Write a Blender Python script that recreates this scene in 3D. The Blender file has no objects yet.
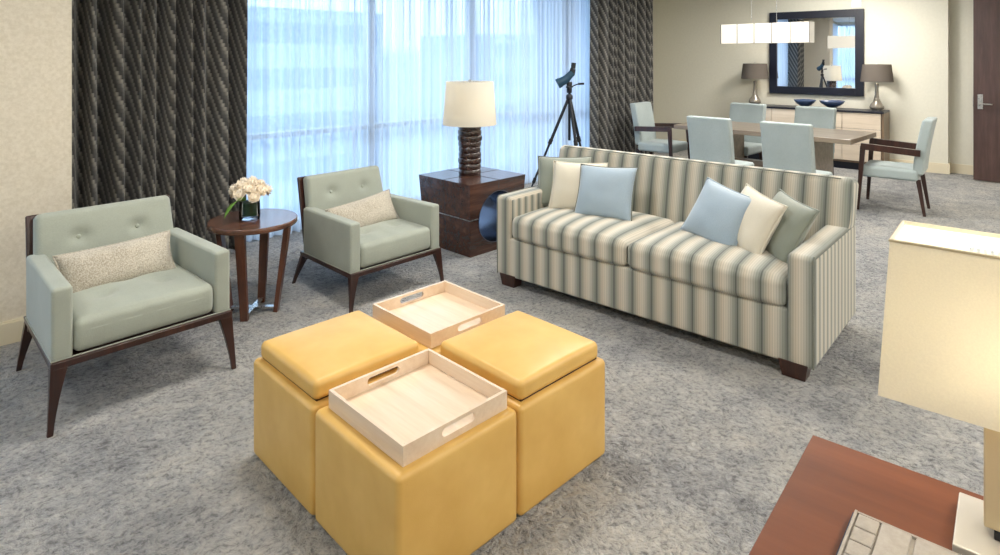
import bpy, bmesh, math, random
from mathutils import Vector, Matrix, noise
random.seed(7)
R = math.radians
sc = bpy.context.scene
COL = sc.collection

# ------------------------------------------------------------------ helpers
def lin(c):
    return tuple(((v/255)/12.92 if v/255 <= .04045 else ((v/255+.055)/1.055)**2.4) for v in c) + (1,)

class MB:
    """collects geometry for one mesh object"""
    def __init__(s): s.v = []; s.f = []; s.uv = None
    def add(s, vs, fs):
        b = len(s.v); s.v += [Vector(v) for v in vs]; s.f += [tuple(b+i for i in f) for f in fs]; return s
    def box(s, x0, x1, y0, y1, z0, z1, M=None):
        vs = [Vector((x, y, z)) for z in (z0, z1) for y in (y0, y1) for x in (x0, x1)]
        if M: vs = [M @ v for v in vs]
        return s.add(vs, [(0,2,3,1),(4,5,7,6),(0,1,5,4),(2,6,7,3),(0,4,6,2),(1,3,7,5)])
    def hexa(s, bottom, top):
        """bottom, top: 4 points each, counter-clockwise seen from above"""
        return s.add(list(bottom)+list(top), [(3,2,1,0),(4,5,6,7),(0,1,5,4),(1,2,6,5),(2,3,7,6),(3,0,4,7)])
    def rbox(s, sx, sy, sz, r, c=(0,0,0), fn=None, m=8, k=4, M=None):
        """rounded box with an interior grid; fn(p, (u,v,w)) may deform it"""
        h = (sx/2, sy/2, sz/2); r = min(r, *[a*.98 for a in h])
        ax = []
        for a in h:
            e = [-a + r*(1-math.cos(math.pi/2*i/k))*0 + r*i/k for i in range(k)]
            inner = [-(a-r)+2*(a-r)*i/m for i in range(m+1)]
            ax.append(e+inner+[-q for q in reversed(e)])
        idx = {}; vs = []; fs = []
        def vert(p):
            key = tuple(round(q, 6) for q in p)
            if key not in idx:
                cl = Vector([max(-(h[i]-r), min(h[i]-r, p[i])) for i in range(3)])
                d = Vector(p)-cl
                # spread the edge steps evenly over the round
                d = Vector([math.copysign(math.tan(abs(q)/r*math.pi/4), q) if q else 0 for q in d])
                if d.length > 0: q = cl + d.normalized()*r
                else: q = cl
                uvw = tuple(p[i]/h[i] for i in range(3))
                if fn: q = fn(q.copy(), uvw)
                q = q + Vector(c)
                if M: q = M @ q
                idx[key] = len(vs); vs.append(q)
            return idx[key]
        for a in range(3):
            b, c2 = (a+1) % 3, (a+2) % 3
            for sg in (-1, 1):
                for i in range(len(ax[b])-1):
                    for j in range(len(ax[c2])-1):
                        q = []
                        for (u, w) in ((i,j),(i+1,j),(i+1,j+1),(i,j+1)):
                            p = [0,0,0]; p[a] = sg*h[a]; p[b] = ax[b][u]; p[c2] = ax[c2][w]
                            q.append(vert(tuple(p)))
                        fs.append(tuple(q if sg > 0 else reversed(q)))
        return s.add(vs, fs)
    def lathe(s, prof, c=(0,0,0), n=40, M=None, wob=None, caps=True):
        vs = []; fs = []
        for j, (r, z) in enumerate(prof):
            for i in range(n):
                a = 2*math.pi*i/n; rr = r*(wob(a, z) if wob else 1)
                p = Vector((c[0]+rr*math.cos(a), c[1]+rr*math.sin(a), c[2]+z))
                vs.append(M @ p if M else p)
        for j in range(len(prof)-1):
            for i in range(n):
                a, b = j*n+i, j*n+(i+1) % n
                fs.append((a, b, b+n, a+n))
        if caps:
            fs.append(tuple(reversed(range(n)))); fs.append(tuple((len(prof)-1)*n+i for i in range(n)))
        return s.add(vs, fs)
    def tube(s, pts, r, n=10, closed=False, r1=None):
        pts = [Vector(p) for p in pts]; m = len(pts); vs = []; fs = []
        up = None
        for i, p in enumerate(pts):
            a = pts[(i-1) % m] if (closed or i) else p
            b = pts[(i+1) % m] if (closed or i < m-1) else p
            t = (b-a).normalized()
            if up is None:
                up = Vector((0,0,1)) if abs(t.z) < .9 else Vector((1,0,0))
            u = (up - t*up.dot(t)).normalized(); up = u
            w = t.cross(u)
            rr = r if r1 is None else r+(r1-r)*i/(m-1)
            for k in range(n):
                an = 2*math.pi*k/n
                vs.append(p+u*math.cos(an)*rr+w*math.sin(an)*rr)
        for i in range(m if closed else m-1):
            for k in range(n):
                a = i*n+k; b = i*n+(k+1) % n; c = ((i+1) % m)*n+(k+1) % n; d = ((i+1) % m)*n+k
                fs.append((a, b, c, d))
        if not closed:
            fs.append(tuple(reversed(range(n)))); fs.append(tuple((m-1)*n+k for k in range(n)))
        return s.add(vs, fs)
    def bar(s, p0, p1, a0, b0, a1=None, b1=None, side=(1,0,0)):
        """tapered rectangular bar; a along `side`, b across it"""
        p0, p1 = Vector(p0), Vector(p1); a1 = a0 if a1 is None else a1; b1 = b0 if b1 is None else b1
        t = (p1-p0).normalized(); sd = Vector(side); sd = (sd-t*sd.dot(t)).normalized(); w = t.cross(sd)
        q = lambda p, a, b: [p-sd*a/2-w*b/2, p+sd*a/2-w*b/2, p+sd*a/2+w*b/2, p-sd*a/2+w*b/2]
        return s.hexa(q(p0, a0, b0), q(p1, a1, b1))
    def build(s, name, mat, parent=None, smooth=40, bevel=0, seg=2, uv=None):
        me = bpy.data.meshes.new(name)
        me.from_pydata([tuple(v) for v in s.v], [], s.f); me.update()
        bm = bmesh.new(); bm.from_mesh(me)
        bmesh.ops.recalc_face_normals(bm, faces=bm.faces)
        bm.to_mesh(me); bm.free()
        if uv:
            lay = me.uv_layers.new(name='UVMap')
            for l in me.loops: lay.data[l.index].uv = uv[l.vertex_index]
        if smooth:
            me.shade_smooth()
            if smooth < 179: me.set_sharp_from_angle(angle=R(smooth))
        me.materials.append(mat)
        o = bpy.data.objects.new(name, me); COL.objects.link(o)
        if parent: o.parent = parent
        if bevel:
            b = o.modifiers.new('bevel', 'BEVEL'); b.width = bevel; b.segments = seg; b.limit_method = 'ANGLE'; b.angle_limit = R(30)
            b.harden_normals = True
        return o

def thing(name, label, cat, loc=(0,0,0), rz=0, group=None, scale=None):
    o = bpy.data.objects.new(name, None); COL.objects.link(o); o.empty_display_size = .1
    o.location = loc; o.rotation_euler = (0, 0, R(rz))
    if scale: o.scale = scale
    return tag(o, label, cat, group)
def tag(o, label, cat, group=None):
    o['label'] = label; o['category'] = cat
    if group: o['group'] = group
    return o
def struct(o): o['kind'] = 'structure'; return o
def copy_tree(o, parent=None):
    c = o.copy(); COL.objects.link(c)
    if parent is not None: c.parent = parent
    for ch in list(o.children): copy_tree(ch, c)
    return c

# ------------------------------------------------------------------ materials
def newmat(name):
    m = bpy.data.materials.new(name); m.use_nodes = True
    nt = m.node_tree; b = nt.nodes['Principled BSDF']
    return m, nt, b, nt.nodes.new, nt.links.new
def coords(nt, kind='Object', scale=(1,1,1), rot=(0,0,0)):
    tc = nt.nodes.new('ShaderNodeTexCoord'); mp = nt.nodes.new('ShaderNodeMapping')
    mp.inputs['Scale'].default_value = scale; mp.inputs['Rotation'].default_value = rot
    nt.links.new(tc.outputs[kind], mp.inputs['Vector']); return mp.outputs['Vector']
def noise_tex(nt, vec, scale, detail=4, rough=.55):
    n = nt.nodes.new('ShaderNodeTexNoise'); n.inputs['Scale'].default_value = scale
    n.inputs['Detail'].default_value = detail; n.inputs['Roughness'].default_value = rough
    nt.links.new(vec, n.inputs['Vector']); return n.outputs['Fac']
def ramp(nt, fac, stops, interp='LINEAR'):
    r = nt.nodes.new('ShaderNodeValToRGB'); r.color_ramp.interpolation = interp
    e = r.color_ramp.elements
    while len(e) < len(stops): e.new(.5)
    for i, (p, c) in enumerate(stops): e[i].position = p; e[i].color = lin(c)
    nt.links.new(fac, r.inputs['Fac']); return r.outputs['Color']
def math_n(nt, op, a, b=None, c=None):
    n = nt.nodes.new('ShaderNodeMath'); n.operation = op
    for i, v in enumerate((a, b, c)):
        if v is None: continue
        if isinstance(v, (int, float)): n.inputs[i].default_value = v
        else: nt.links.new(v, n.inputs[i])
    return n.outputs[0]
def bump(nt, b, h, strength=.3, dist=.01):
    n = nt.nodes.new('ShaderNodeBump'); n.inputs['Strength'].default_value = strength; n.inputs['Distance'].default_value = dist
    nt.links.new(h, n.inputs['Height']); nt.links.new(n.outputs['Normal'], b.inputs['Normal'])

def plain(name, c, rough=.5, metal=0, coat=0, emit=None, es=0):
    m, nt, b, N, L = newmat(name)
    b.inputs['Base Color'].default_value = lin(c); b.inputs['Roughness'].default_value = rough
    b.inputs['Metallic'].default_value = metal; b.inputs['Coat Weight'].default_value = coat
    v = noise_tex(nt, coords(nt), 60, 2)
    r = math_n(nt, 'MULTIPLY_ADD', v, .12, rough-.06); L(r, b.inputs['Roughness'])
    if emit: b.inputs['Emission Color'].default_value = lin(emit); b.inputs['Emission Strength'].default_value = es
    return m
def fabric(name, c1, c2, scale=350, bs=.35, sheen=.25, big=6, rough=.9):
    m, nt, b, N, L = newmat(name); v = coords(nt)
    n1 = noise_tex(nt, v, scale, 3, .7); n2 = noise_tex(nt, v, big, 2)
    f = math_n(nt, 'ADD', math_n(nt, 'MULTIPLY', n1, .75), math_n(nt, 'MULTIPLY', n2, .25))
    L(ramp(nt, f, [(.35, c1), (.65, c2)]), b.inputs['Base Color'])
    b.inputs['Roughness'].default_value = rough; b.inputs['Sheen Weight'].default_value = sheen
    b.inputs['Specular IOR Level'].default_value = .25
    bump(nt, b, n1, bs, .002); return m
def wood(name, c1, c2, c3, axis=0, scale=1, rough=.35, coat=.2, spec=.5):
    m, nt, b, N, L = newmat(name)
    s = [14, 14, 14]; s[axis] = 1.1
    v = coords(nt, scale=tuple(q*scale for q in s))
    n = noise_tex(nt, v, 1.6, 8, .62); n2 = noise_tex(nt, v, 9, 4, .6)
    f = math_n(nt, 'ADD', math_n(nt, 'MULTIPLY', n, .75), math_n(nt, 'MULTIPLY', n2, .25))
    L(ramp(nt, f, [(.3, c1), (.5, c2), (.7, c3)]), b.inputs['Base Color'])
    b.inputs['Roughness'].default_value = rough; b.inputs['Coat Weight'].default_value = coat; b.inputs['Coat Roughness'].default_value = .2
    b.inputs['Specular IOR Level'].default_value = spec
    bump(nt, b, n2, .08, .001); return m

M = {}
# carpet: deep mottled shag, cool and warm tints partly painted-in light
m, nt, b, N, L = newmat('shag_carpet'); v = coords(nt)
big = noise_tex(nt, v, 1.3, 3, .6); mid = noise_tex(nt, v, 7, 4, .65)
vw = nt.nodes.new('ShaderNodeVectorMath'); vw.operation = 'ADD'
wn = nt.nodes.new('ShaderNodeTexNoise'); wn.inputs['Scale'].default_value = 9; wn.inputs['Detail'].default_value = 3; L(v, wn.inputs['Vector'])
wm = nt.nodes.new('ShaderNodeVectorMath'); wm.operation = 'SCALE'; wm.inputs['Scale'].default_value = .07; L(wn.outputs['Color'], wm.inputs[0])
L(v, vw.inputs[0]); L(wm.outputs[0], vw.inputs[1])
fine = noise_tex(nt, vw.outputs[0], 46, 4, .7)
vo = nt.nodes.new('ShaderNodeTexVoronoi'); vo.inputs['Scale'].default_value = 34; vo.feature = 'SMOOTH_F1'; L(vw.outputs[0], vo.inputs['Vector'])
f = math_n(nt, 'ADD', math_n(nt, 'MULTIPLY', big, .45), math_n(nt, 'ADD', math_n(nt, 'MULTIPLY', mid, .35), math_n(nt, 'MULTIPLY', fine, .2)))
c1 = ramp(nt, f, [(.38, (134,135,137)), (.46, (174,174,174)), (.54, (200,198,193)), (.64, (218,212,202))])
mx = nt.nodes.new('ShaderNodeMix'); mx.data_type = 'RGBA'; mx.blend_type = 'MULTIPLY'; mx.inputs['Factor'].default_value = .62
L(c1, mx.inputs['A']); L(ramp(nt, fine, [(.36, (96,94,94)), (.47, (216,216,216)), (.7, (255,255,255))]), mx.inputs['B'])
L(mx.outputs['Result'], b.inputs['Base Color']); b.inputs['Roughness'].default_value = 1; b.inputs['Sheen Weight'].default_value = .3
b.inputs['Specular IOR Level'].default_value = .1
hh = math_n(nt, 'ADD', fine, math_n(nt, 'MULTIPLY', vo.outputs['Distance'], -.5)); bump(nt, b, hh, 1.0, .05)
M['carpet'] = m
# walls
def wallpaper(name, c1, c2, sc_=70, bs=.15):
    m, nt, b, N, L = newmat(name); v = coords(nt)
    n = noise_tex(nt, v, sc_, 4, .6)
    L(ramp(nt, n, [(.35, c1), (.65, c2)]), b.inputs['Base Color']); b.inputs['Roughness'].default_value = .85
    bump(nt, b, n, bs, .003); return m
M['wall_tex'] = wallpaper('woven_wallpaper', (208,199,180), (221,213,196), 55, .2)
M['wall'] = wallpaper('painted_wall', (222,219,204), (226,223,208), 30, .03)
M['ceiling'] = wallpaper('ceiling_paint', (240,238,232), (244,242,236), 30, .02)
M['trim'] = plain('painted_trim', (226,216,190), .5)
M['olive_fabric'] = fabric('sage_fabric', (146,152,142), (168,174,162), 420, .3)
M['oat_fabric'] = fabric('oatmeal_boucle', (140,132,118), (212,205,190), 170, .6, big=3)
M['dark_wood'] = wood('espresso_wood', (34,18,14), (52,28,22), (74,42,32), 2, 1, .3, .3)
M['walnut'] = wood('walnut_wood', (66,42,32), (94,62,48), (122,84,66), 0, 1, .22, .5)
M['walnut_z'] = wood('walnut_leg_wood', (62,34,24), (88,52,36), (112,68,48), 2, 1, .3, .3)
M['desk_wood'] = wood('mahogany_desk_wood', (94,50,27), (106,58,32), (116,66,38), 1, .6, .45, .08, .3)
M['endt_wood'] = wood('dark_walnut_veneer', (42,27,22), (74,48,38), (110,74,57), 0, .8, .25, .5)
M['birch'] = wood('pale_birch', (210,184,156), (224,202,176), (234,216,194), 0, .7, .3, .5)
M['door_wood'] = wood('door_veneer', (58,42,40), (76,56,52), (92,70,64), 2, .8, .4, .1)
M['table_wood'] = wood('dining_walnut', (98,86,74), (128,114,98), (150,136,118), 1, .8, .3, .3)
M['side_wood'] = wood('sideboard_case_wood', (92,76,60), (120,100,80), (142,120,98), 2, .8, .4, .1)
M['drawer'] = wood('bleached_drawer_fronts', (204,188,166), (222,206,186), (234,220,202), 1, .5, .3, .3)
M['black_wood'] = plain('black_lacquer', (12,16,32), .4, coat=.08)
M['chrome'] = plain('brushed_nickel', (200,198,194), .28, 1)
M['gold'] = plain('satin_champagne_metal', (206,190,156), .42, .55)
M['black_metal'] = plain('black_metal', (24,26,32), .45, .3)
M['scope'] = plain('teal_rubber_armour', (22,62,84), .5)
M['rubber'] = plain('black_rubber', (16,16,18), .7)
M['dining_fabric'] = fabric('pale_grey_linen', (148,160,160), (178,188,186), 260, .25, big=4)
M['blue_silk'] = fabric('pale_blue_satin', (142,160,174), (160,177,190), 500, .1, sheen=.5, rough=.5)
M['cream_silk'] = fabric('cream_satin', (198,191,172), (216,209,192), 500, .12, sheen=.4, rough=.6)
M['green_silk'] = fabric('grey_green_satin', (118,124,112), (140,146,134), 500, .12, sheen=.4, rough=.6)
M['taupe_shade'] = None
M['grey_glass'] = plain('grey_glazed_ceramic', (148,140,128), .15, .3, .6)
M['satin'] = plain('satin_nickel_plate', (206,200,190), .45, .6)
M['bowl'] = plain('navy_ceramic', (56,74,108), .3, coat=.5)
M['petal'] = fabric('cream_petals', (240,228,208), (252,244,230), 90, .1, sheen=.1)
M['leaf'] = fabric('leaf_green', (92,140,60), (136,178,88), 40, .1, sheen=0, rough=.5)
M['dark_leaf'] = fabric('dark_wrap_leaf', (22,48,28), (40,72,40), 40, .1, sheen=0, rough=.4)
M['grey_leather'] = fabric('taupe_leather', (148,140,130), (164,156,146), 60, .2, sheen=0, rough=.45)
M['pale_paint'] = plain('off_white_plastic', (214,222,230), .4)
M['navy_edge'] = plain('navy_leather_edge', (34,38,66), .5)
M['drum_wood'] = wood('stacked_dark_wood', (26,18,16), (50,32,28), (80,52,42), 0, 1.5, .25, .6)

# yellow leather
m, nt, b, N, L = newmat('mustard_leather'); v = coords(nt)
n1 = noise_tex(nt, v, 240, 3); n2 = noise_tex(nt, v, 5, 3)
L(ramp(nt, n2, [(.3, (208,164,84)), (.7, (222,182,104))]), b.inputs['Base Color'])
b.inputs['Roughness'].default_value = .42; b.inputs['Coat Weight'].default_value = .12; b.inputs['Coat Roughness'].default_value = .35
bump(nt, b, math_n(nt, 'ADD', math_n(nt, 'MULTIPLY', n1, .3), n2), .25, .006); M['leather'] = m

# sofa stripes: follow the thing's own Y axis, on the side faces its X axis
m, nt, b, N, L = newmat('sage_striped_fabric')
tc = N('ShaderNodeTexCoord'); sp = N('ShaderNodeSeparateXYZ'); L(tc.outputs['Object'], sp.inputs[0])
sn = N('ShaderNodeSeparateXYZ'); L(tc.outputs['Normal'], sn.inputs[0])
side = math_n(nt, 'GREATER_THAN', math_n(nt, 'ABSOLUTE', sn.outputs['Y']), .93)
crd = math_n(nt, 'ADD', math_n(nt, 'MULTIPLY', sp.outputs['X'], side), math_n(nt, 'MULTIPLY', sp.outputs['Y'], math_n(nt, 'SUBTRACT', 1, side)))
per = math_n(nt, 'ADD', math_n(nt, 'MULTIPLY', side, -.05), .124)
fr = math_n(nt, 'FRACT', math_n(nt, 'DIVIDE', math_n(nt, 'ADD', crd, 5), per))
c1 = ramp(nt, fr, [(0, (92,96,90)), (.04, (128,133,126)), (.2, (156,158,148)), (.34, (188,184,172)), (.5, (205,198,183)), (.68, (194,184,166)), (.82, (166,163,149)), (.94, (134,137,129)), (1, (92,95,89))])
fr2 = math_n(nt, 'FRACT', math_n(nt, 'DIVIDE', math_n(nt, 'ADD', crd, 5), .0125))
c2 = ramp(nt, fr2, [(0, (216,218,216)), (.3, (250,250,250)), (.75, (255,255,255)), (1, (216,218,216))])
mx = N('ShaderNodeMix'); mx.data_type = 'RGBA'; mx.blend_type = 'MULTIPLY'; mx.inputs['Factor'].default_value = .8
L(c1, mx.inputs['A']); L(c2, mx.inputs['B']); L(mx.outputs['Result'], b.inputs['Base Color'])
b.inputs['Roughness'].default_value = .85; b.inputs['Sheen Weight'].default_value = .25; b.inputs['Specular IOR Level'].default_value = .25
bump(nt, b, noise_tex(nt, coords(nt), 400, 2), .25, .002); M['stripe'] = m

# patterned drapes (uv: arc length and height, in metres)
m, nt, b, N, L = newmat('stepped_pattern_drape')
tc = N('ShaderNodeTexCoord'); sp = N('ShaderNodeSeparateXYZ'); L(tc.outputs['UV'], sp.inputs[0])
st = math_n(nt, 'FLOOR', math_n(nt, 'DIVIDE', sp.outputs['Y'], .03))
fr = math_n(nt, 'FRACT', math_n(nt, 'ADD', math_n(nt, 'DIVIDE', sp.outputs['X'], .085), math_n(nt, 'MULTIPLY', st, .19)))
fy = math_n(nt, 'FRACT', math_n(nt, 'DIVIDE', sp.outputs['Y'], .03))
c1 = ramp(nt, fr, [(0, (50,50,50)), (.3, (82,81,78)), (.6, (140,137,129)), (.72, (112,110,105)), (.8, (52,52,52)), (1, (48,48,48))])
mx = N('ShaderNodeMix'); mx.data_type = 'RGBA'; mx.blend_type = 'MULTIPLY'; mx.inputs['Factor'].default_value = .35
L(c1, mx.inputs['A']); L(ramp(nt, fy, [(0, (120,120,120)), (.5, (255,255,255)), (1, (255,255,255))]), mx.inputs['B'])
L(mx.outputs['Result'], b.inputs['Base Color']); b.inputs['Roughness'].default_value = .75; b.inputs['Sheen Weight'].default_value = .3
M['drape'] = m

# sheer voile
m, nt, b, N, L = newmat('white_voile'); nt.nodes.remove(b)
out = nt.nodes['Material Output']
df = N('ShaderNodeBsdfDiffuse'); tl = N('ShaderNodeBsdfTranslucent'); tr = N('ShaderNodeBsdfTransparent')
nz = noise_tex(nt, coords(nt, scale=(1,1,.02)), 22, 3, .6)
df.inputs[0].default_value = lin((236,240,246)); tl.inputs[0].default_value = lin((232,240,250)); tr.inputs[0].default_value = (1,1,1,1)
a = N('ShaderNodeMixShader'); a.inputs[0].default_value = .72; L(df.outputs[0], a.inputs[1]); L(tl.outputs[0], a.inputs[2])
c = N('ShaderNodeMixShader'); L(math_n(nt, 'MULTIPLY_ADD', nz, -.75, .56), c.inputs[0]); L(a.outputs[0], c.inputs[1]); L(tr.outputs[0], c.inputs[2])
L(c.outputs[0], out.inputs[0]); M['voile'] = m

def shade_mat(name, c, trans, tint=None):
    m, nt, b, N, L = newmat(name); nt.nodes.remove(b)
    df = N('ShaderNodeBsdfDiffuse'); tl = N('ShaderNodeBsdfTranslucent')
    w = noise_tex(nt, coords(nt, scale=(1,1,1)), 300, 2)
    L(ramp(nt, w, [(.3, tuple(int(q*.97) for q in c)), (.7, c)]), df.inputs[0]); tl.inputs[0].default_value = lin(tint or c)
    a = N('ShaderNodeMixShader'); a.inputs[0].default_value = trans; L(df.outputs[0], a.inputs[1]); L(tl.outputs[0], a.inputs[2])
    L(a.outputs[0], nt.nodes['Material Output'].inputs[0]); return m
M['ivory_shade'] = shade_mat('ivory_linen_shade', (250,246,236), .6)
M['cream_shade'] = shade_mat('cream_parchment_shade', (246,240,222), .25)
M['taupe_shade'] = shade_mat('taupe_silk_shade', (120,112,104), .18)
m, nt, b, N, L = newmat('thin_glass'); nt.nodes.remove(b)
tr = N('ShaderNodeBsdfTransparent'); gl = N('ShaderNodeBsdfGlossy'); gl.inputs['Roughness'].default_value = .02
fz = N('ShaderNodeFresnel'); fz.inputs[0].default_value = 1.35
a = N('ShaderNodeMixShader'); L(fz.outputs[0], a.inputs[0]); L(tr.outputs[0], a.inputs[1]); L(gl.outputs[0], a.inputs[2])
tr.inputs[0].default_value = (.95,.98,1,1); L(a.outputs[0], nt.nodes['Material Output'].inputs[0]); M['glass'] = m
M['mirror'] = plain('mirror_silver', (238,240,242), .02, 1)
_b = M['mirror'].node_tree.nodes['Principled BSDF']
for l in list(M['mirror'].node_tree.links):
    if l.to_socket.name == 'Roughness': M['mirror'].node_tree.links.remove(l)
_b.inputs['Roughness'].default_value = .01
M['glow'] = plain('glowing_pendant_shade', (190,186,176), .6, emit=(255,246,228), es=.3)
M['fill_panel'] = plain('fill_light_diffuser', (255,250,240), .6, emit=(255,240,215), es=2.0)  # glow of the added fill panels
M['facade'] = wallpaper('grey_concrete_facade', (176,190,206), (196,206,218), 2, .0)
M['facade_glass'] = plain('facade_windows', (130,150,176), .4)

# ------------------------------------------------------------------ the setting
CE = 2.75
struct(MB().box(-2.6, 10.6, -3.1, 5.7, -.1, 0).build('floor', M['carpet'], smooth=0))
struct(MB().box(-2.6, 10.6, -3.1, 6.7, CE, CE+.1).build('ceiling', M['ceiling'], smooth=0))
struct(MB().box(.12, .76, 4.39, 5.6, 0, CE).box(-2.5, .12, 4.60, 4.80, 2.68, CE).build('wall_left', M['wall_tex'], smooth=0))
struct(MB().box(.12, .76, 4.373, 4.39, 0, .118).box(.12,.76,4.378,4.39,.118,.128).build('baseboard_left', M['trim'], smooth=0))
FX = 10.2
struct(MB().box(FX, FX+.25, 1.72, 6.6, 0, CE).build('wall_far', M['wall'], smooth=0))
struct(MB().box(FX-.02, FX, 1.72, 5.6, 0, .12).box(FX-.014, FX, 1.72, 5.6, .12, .14).box(FX-.02,FX+.25,1.70,1.72,0,.14).build('baseboard_far', M['trim'], smooth=0))
struct(MB().box(FX+.25, FX+.4, -3.1, 1.75, 0, CE).build('wall_alcove', M['wall'], smooth=0))
struct(MB().box(FX+.235, FX+.25, -3.0, 1.72, 0, .13).build('baseboard_alcove', M['trim'], smooth=0))
struct(MB().box(-2.6, 10.6, -3.1, -3.0, 0, CE).build('wall_right', M['wall'], smooth=0))
struct(MB().box(-2.6, -2.5, -3.0, 2.9, 0, CE).box(-2.6, -2.5, 2.9, 4.8, 2.68, CE).build('wall_back', M['wall'], smooth=0))
struct(MB().box(8.62, 8.8, 5.42, 6.6, 0, CE).box(8.8, 10.2, 6.45, 6.6, 0, CE).build('wall_corner', M['wall'], smooth=0))
struct(MB().box(8.8, 10.2, 5.7, 6.5, -.1, 0).build('floor_corner', M['carpet'], smooth=0))
struct(MB().box(.76, 8.62, 5.42, 5.6, 2.68, CE).build('wall_header', M['wall'], smooth=0))
for i, (a, b_) in enumerate([(.76, 2.10), (2.10, 3.50), (3.50, 4.90), (4.90, 6.55), (6.55, 8.62)]):
    w = struct(MB().box(a, a+.035, 5.44, 5.54, .02, 2.68).box(b_-.035, b_, 5.44, 5.54, .02, 2.68)
               .box(a+.035, b_-.035, 5.44, 5.54, .02, .08).box(a+.035, b_-.035, 5.44, 5.54, 2.62, 2.68)
               .box(a+.035, b_-.035, 5.45, 5.53, .86, .91).build('window_%d' % (i+1), M['chrome'], smooth=0))
    MB().box(a+.035, b_-.035, 5.485, 5.493, .08, 2.62).build('pane', M['glass'], w, smooth=0)

w = struct(MB().box(-2.5, -2.46, 4.66, 4.76, .02, 2.68).box(.08, .12, 4.66, 4.76, .02, 2.68).box(-1.2, -1.16, 4.66, 4.76, .08, 2.62)
           .box(-2.46, .08, 4.66, 4.76, .02, .08).box(-2.46, .08, 4.66, 4.76, 2.62, 2.68).box(-2.46, .08, 4.67, 4.75, .86, .91).build('window_6', M['chrome'], smooth=0))
MB().box(-2.46, .08, 4.705, 4.713, .08, 2.62).build('pane', M['glass'], w, smooth=0)
w = struct(MB().box(-2.58, -2.5, 2.9, 2.94, .02, 2.68).box(-2.58, -2.5, 4.72, 4.76, .02, 2.68).box(-2.58, -2.5, 2.94, 4.72, .02, .08)
           .box(-2.58, -2.5, 2.94, 4.72, 2.62, 2.68).box(-2.57, -2.51, 2.94, 4.72, .86, .91).build('window_7', M['chrome'], smooth=0))
MB().box(-2.545, -2.537, 2.94, 4.72, .08, 2.62).build('pane', M['glass'], w, smooth=0)
# door leaf standing proud of the recess, with lever handle
dr = MB().box(0, .045, -.95, 0, .012, 2.6).build('door_1', M['door_wood'], bevel=.002)
dr.location = (9.98, 1.405, 0); struct(dr)
hp = MB().box(-.008, 0, -.10, -.045, .93, 1.12).build('handle_plate', M['chrome'], dr, bevel=.003)
MB().tube([(-.008,-.07,1.0),(-.05,-.07,1.0)], .011).tube([(-.05,-.062,1.0),(-.052,-.15,1.0),(-.048,-.2,.997)], .009).build('handle', M['chrome'], hp)
MB().box(-.004, .049, .0, .003, .95, 1.1).build('latch_plate', M['chrome'], dr)

# ------------------------------------------------------------------ curtains
def curtain_mesh(x0, x1, y, folds, amp, z0, z1, seed, thick, step=.012, zn=26):
    rnd = random.Random(seed)
    n = int((x1-x0)/step); ph = [rnd.uniform(0, 6.28) for _ in range(6)]
    def yy(x, z):
        t = (x-x0)/(x1-x0)
        w = t*folds*2*math.pi + 1.3*math.sin(t*folds*.9+ph[0]) + .7*math.sin(t*folds*2.1+ph[1])
        w += .12*math.sin(z*1.3+ph[2]+t*9)
        a = amp*(.75+.25*math.sin(t*folds*1.7+ph[3]))*(1+.12*math.sin(z*1.1+t*14+ph[4]))
        s = math.sin(w)
        return y + a*(s*1.25 if abs(s) < .7 else math.copysign(.875+.12*(abs(s)-.7)/.3, s)) + .15*a*math.sin(w*2.3+ph[5])
    mb = MB(); uv = []
    for layer in (0, 1):
        vs = []; 
        for k in range(zn+1):
            z = z0+(z1-z0)*k/zn; arc = 0; px, py = x0, yy(x0, z)
            for i in range(n+1):
                x = x0+(x1-x0)*i/n; q = yy(x, z); arc += math.hypot(x-px, q-py); px, py = x, q
                vs.append((x, q+(thick if layer else 0), z)); uv.append((arc, z))
        mb.add(vs, [(k*(n+1)+i, k*(n+1)+i+1, (k+1)*(n+1)+i+1, (k+1)*(n+1)+i) for k in range(zn) for i in range(n)])
        if not thick: break
    if thick:
        m1 = (zn+1)*(n+1)
        def q(a, b): return (a, b, b+m1, a+m1)
        mb.f += [q(i, i+1) for i in range(n)] + [q(zn*(n+1)+i, zn*(n+1)+i+1) for i in range(n)]
        mb.f += [q(k*(n+1), (k+1)*(n+1)) for k in range(zn)] + [q(k*(n+1)+n, (k+1)*(n+1)+n) for k in range(zn)]
    return mb, uv
mb, uv = curtain_mesh(.79, 2.05, 5.12, 10, .115, .012, 2.66, 3, .006)
o = mb.build('drape', M['drape'], smooth=180, uv=uv)
tag(o, 'dark grey patterned floor-length drape beside the beige wall, behind the left armchair', 'curtain')
mb, uv = curtain_mesh(6.82, 8.28, 5.13, 11, .09, .012, 2.66, 8, .006)
o = mb.build('drape', M['drape'], smooth=180, uv=uv)
tag(o, 'dark grey-brown patterned floor-length drape right of the tripod, beside the dining area', 'curtain')
mb, uv = curtain_mesh(1.90, 7.2, 5.31, 64, .040, .012, 2.66, 5, 0, step=.012, zn=10)
o = mb.build('sheer_curtain', M['voile'], smooth=180, uv=uv)
tag(o, 'wide white sheer curtain glowing across the windows behind the armchairs and lamp', 'curtain')
mb, uv = curtain_mesh(-2.30, .10, 4.57, 26, .035, .012, 2.66, 15, 0, step=.012, zn=8)
o = mb.build('sheer_curtain', M['voile'], smooth=180, uv=uv)
tag(o, 'bright sheer beside the beige pier, seen only as a reflection in the wall mirror', 'curtain')
mb, uv = curtain_mesh(0, .62, 0, 8, .035, .012, 2.66, 25, 0, step=.012, zn=8)
o = mb.build('sheer_curtain', M['voile'], smooth=180, uv=uv); o.location = (-2.42, 3.92, 0); o.rotation_euler = (0, 0, R(90))
tag(o, 'bright sheer next to a dark drape, seen only at the right of the mirror reflection', 'curtain')
mb, uv = curtain_mesh(0, .85, 0, 6, .06, .012, 2.66, 21, .006)
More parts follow.
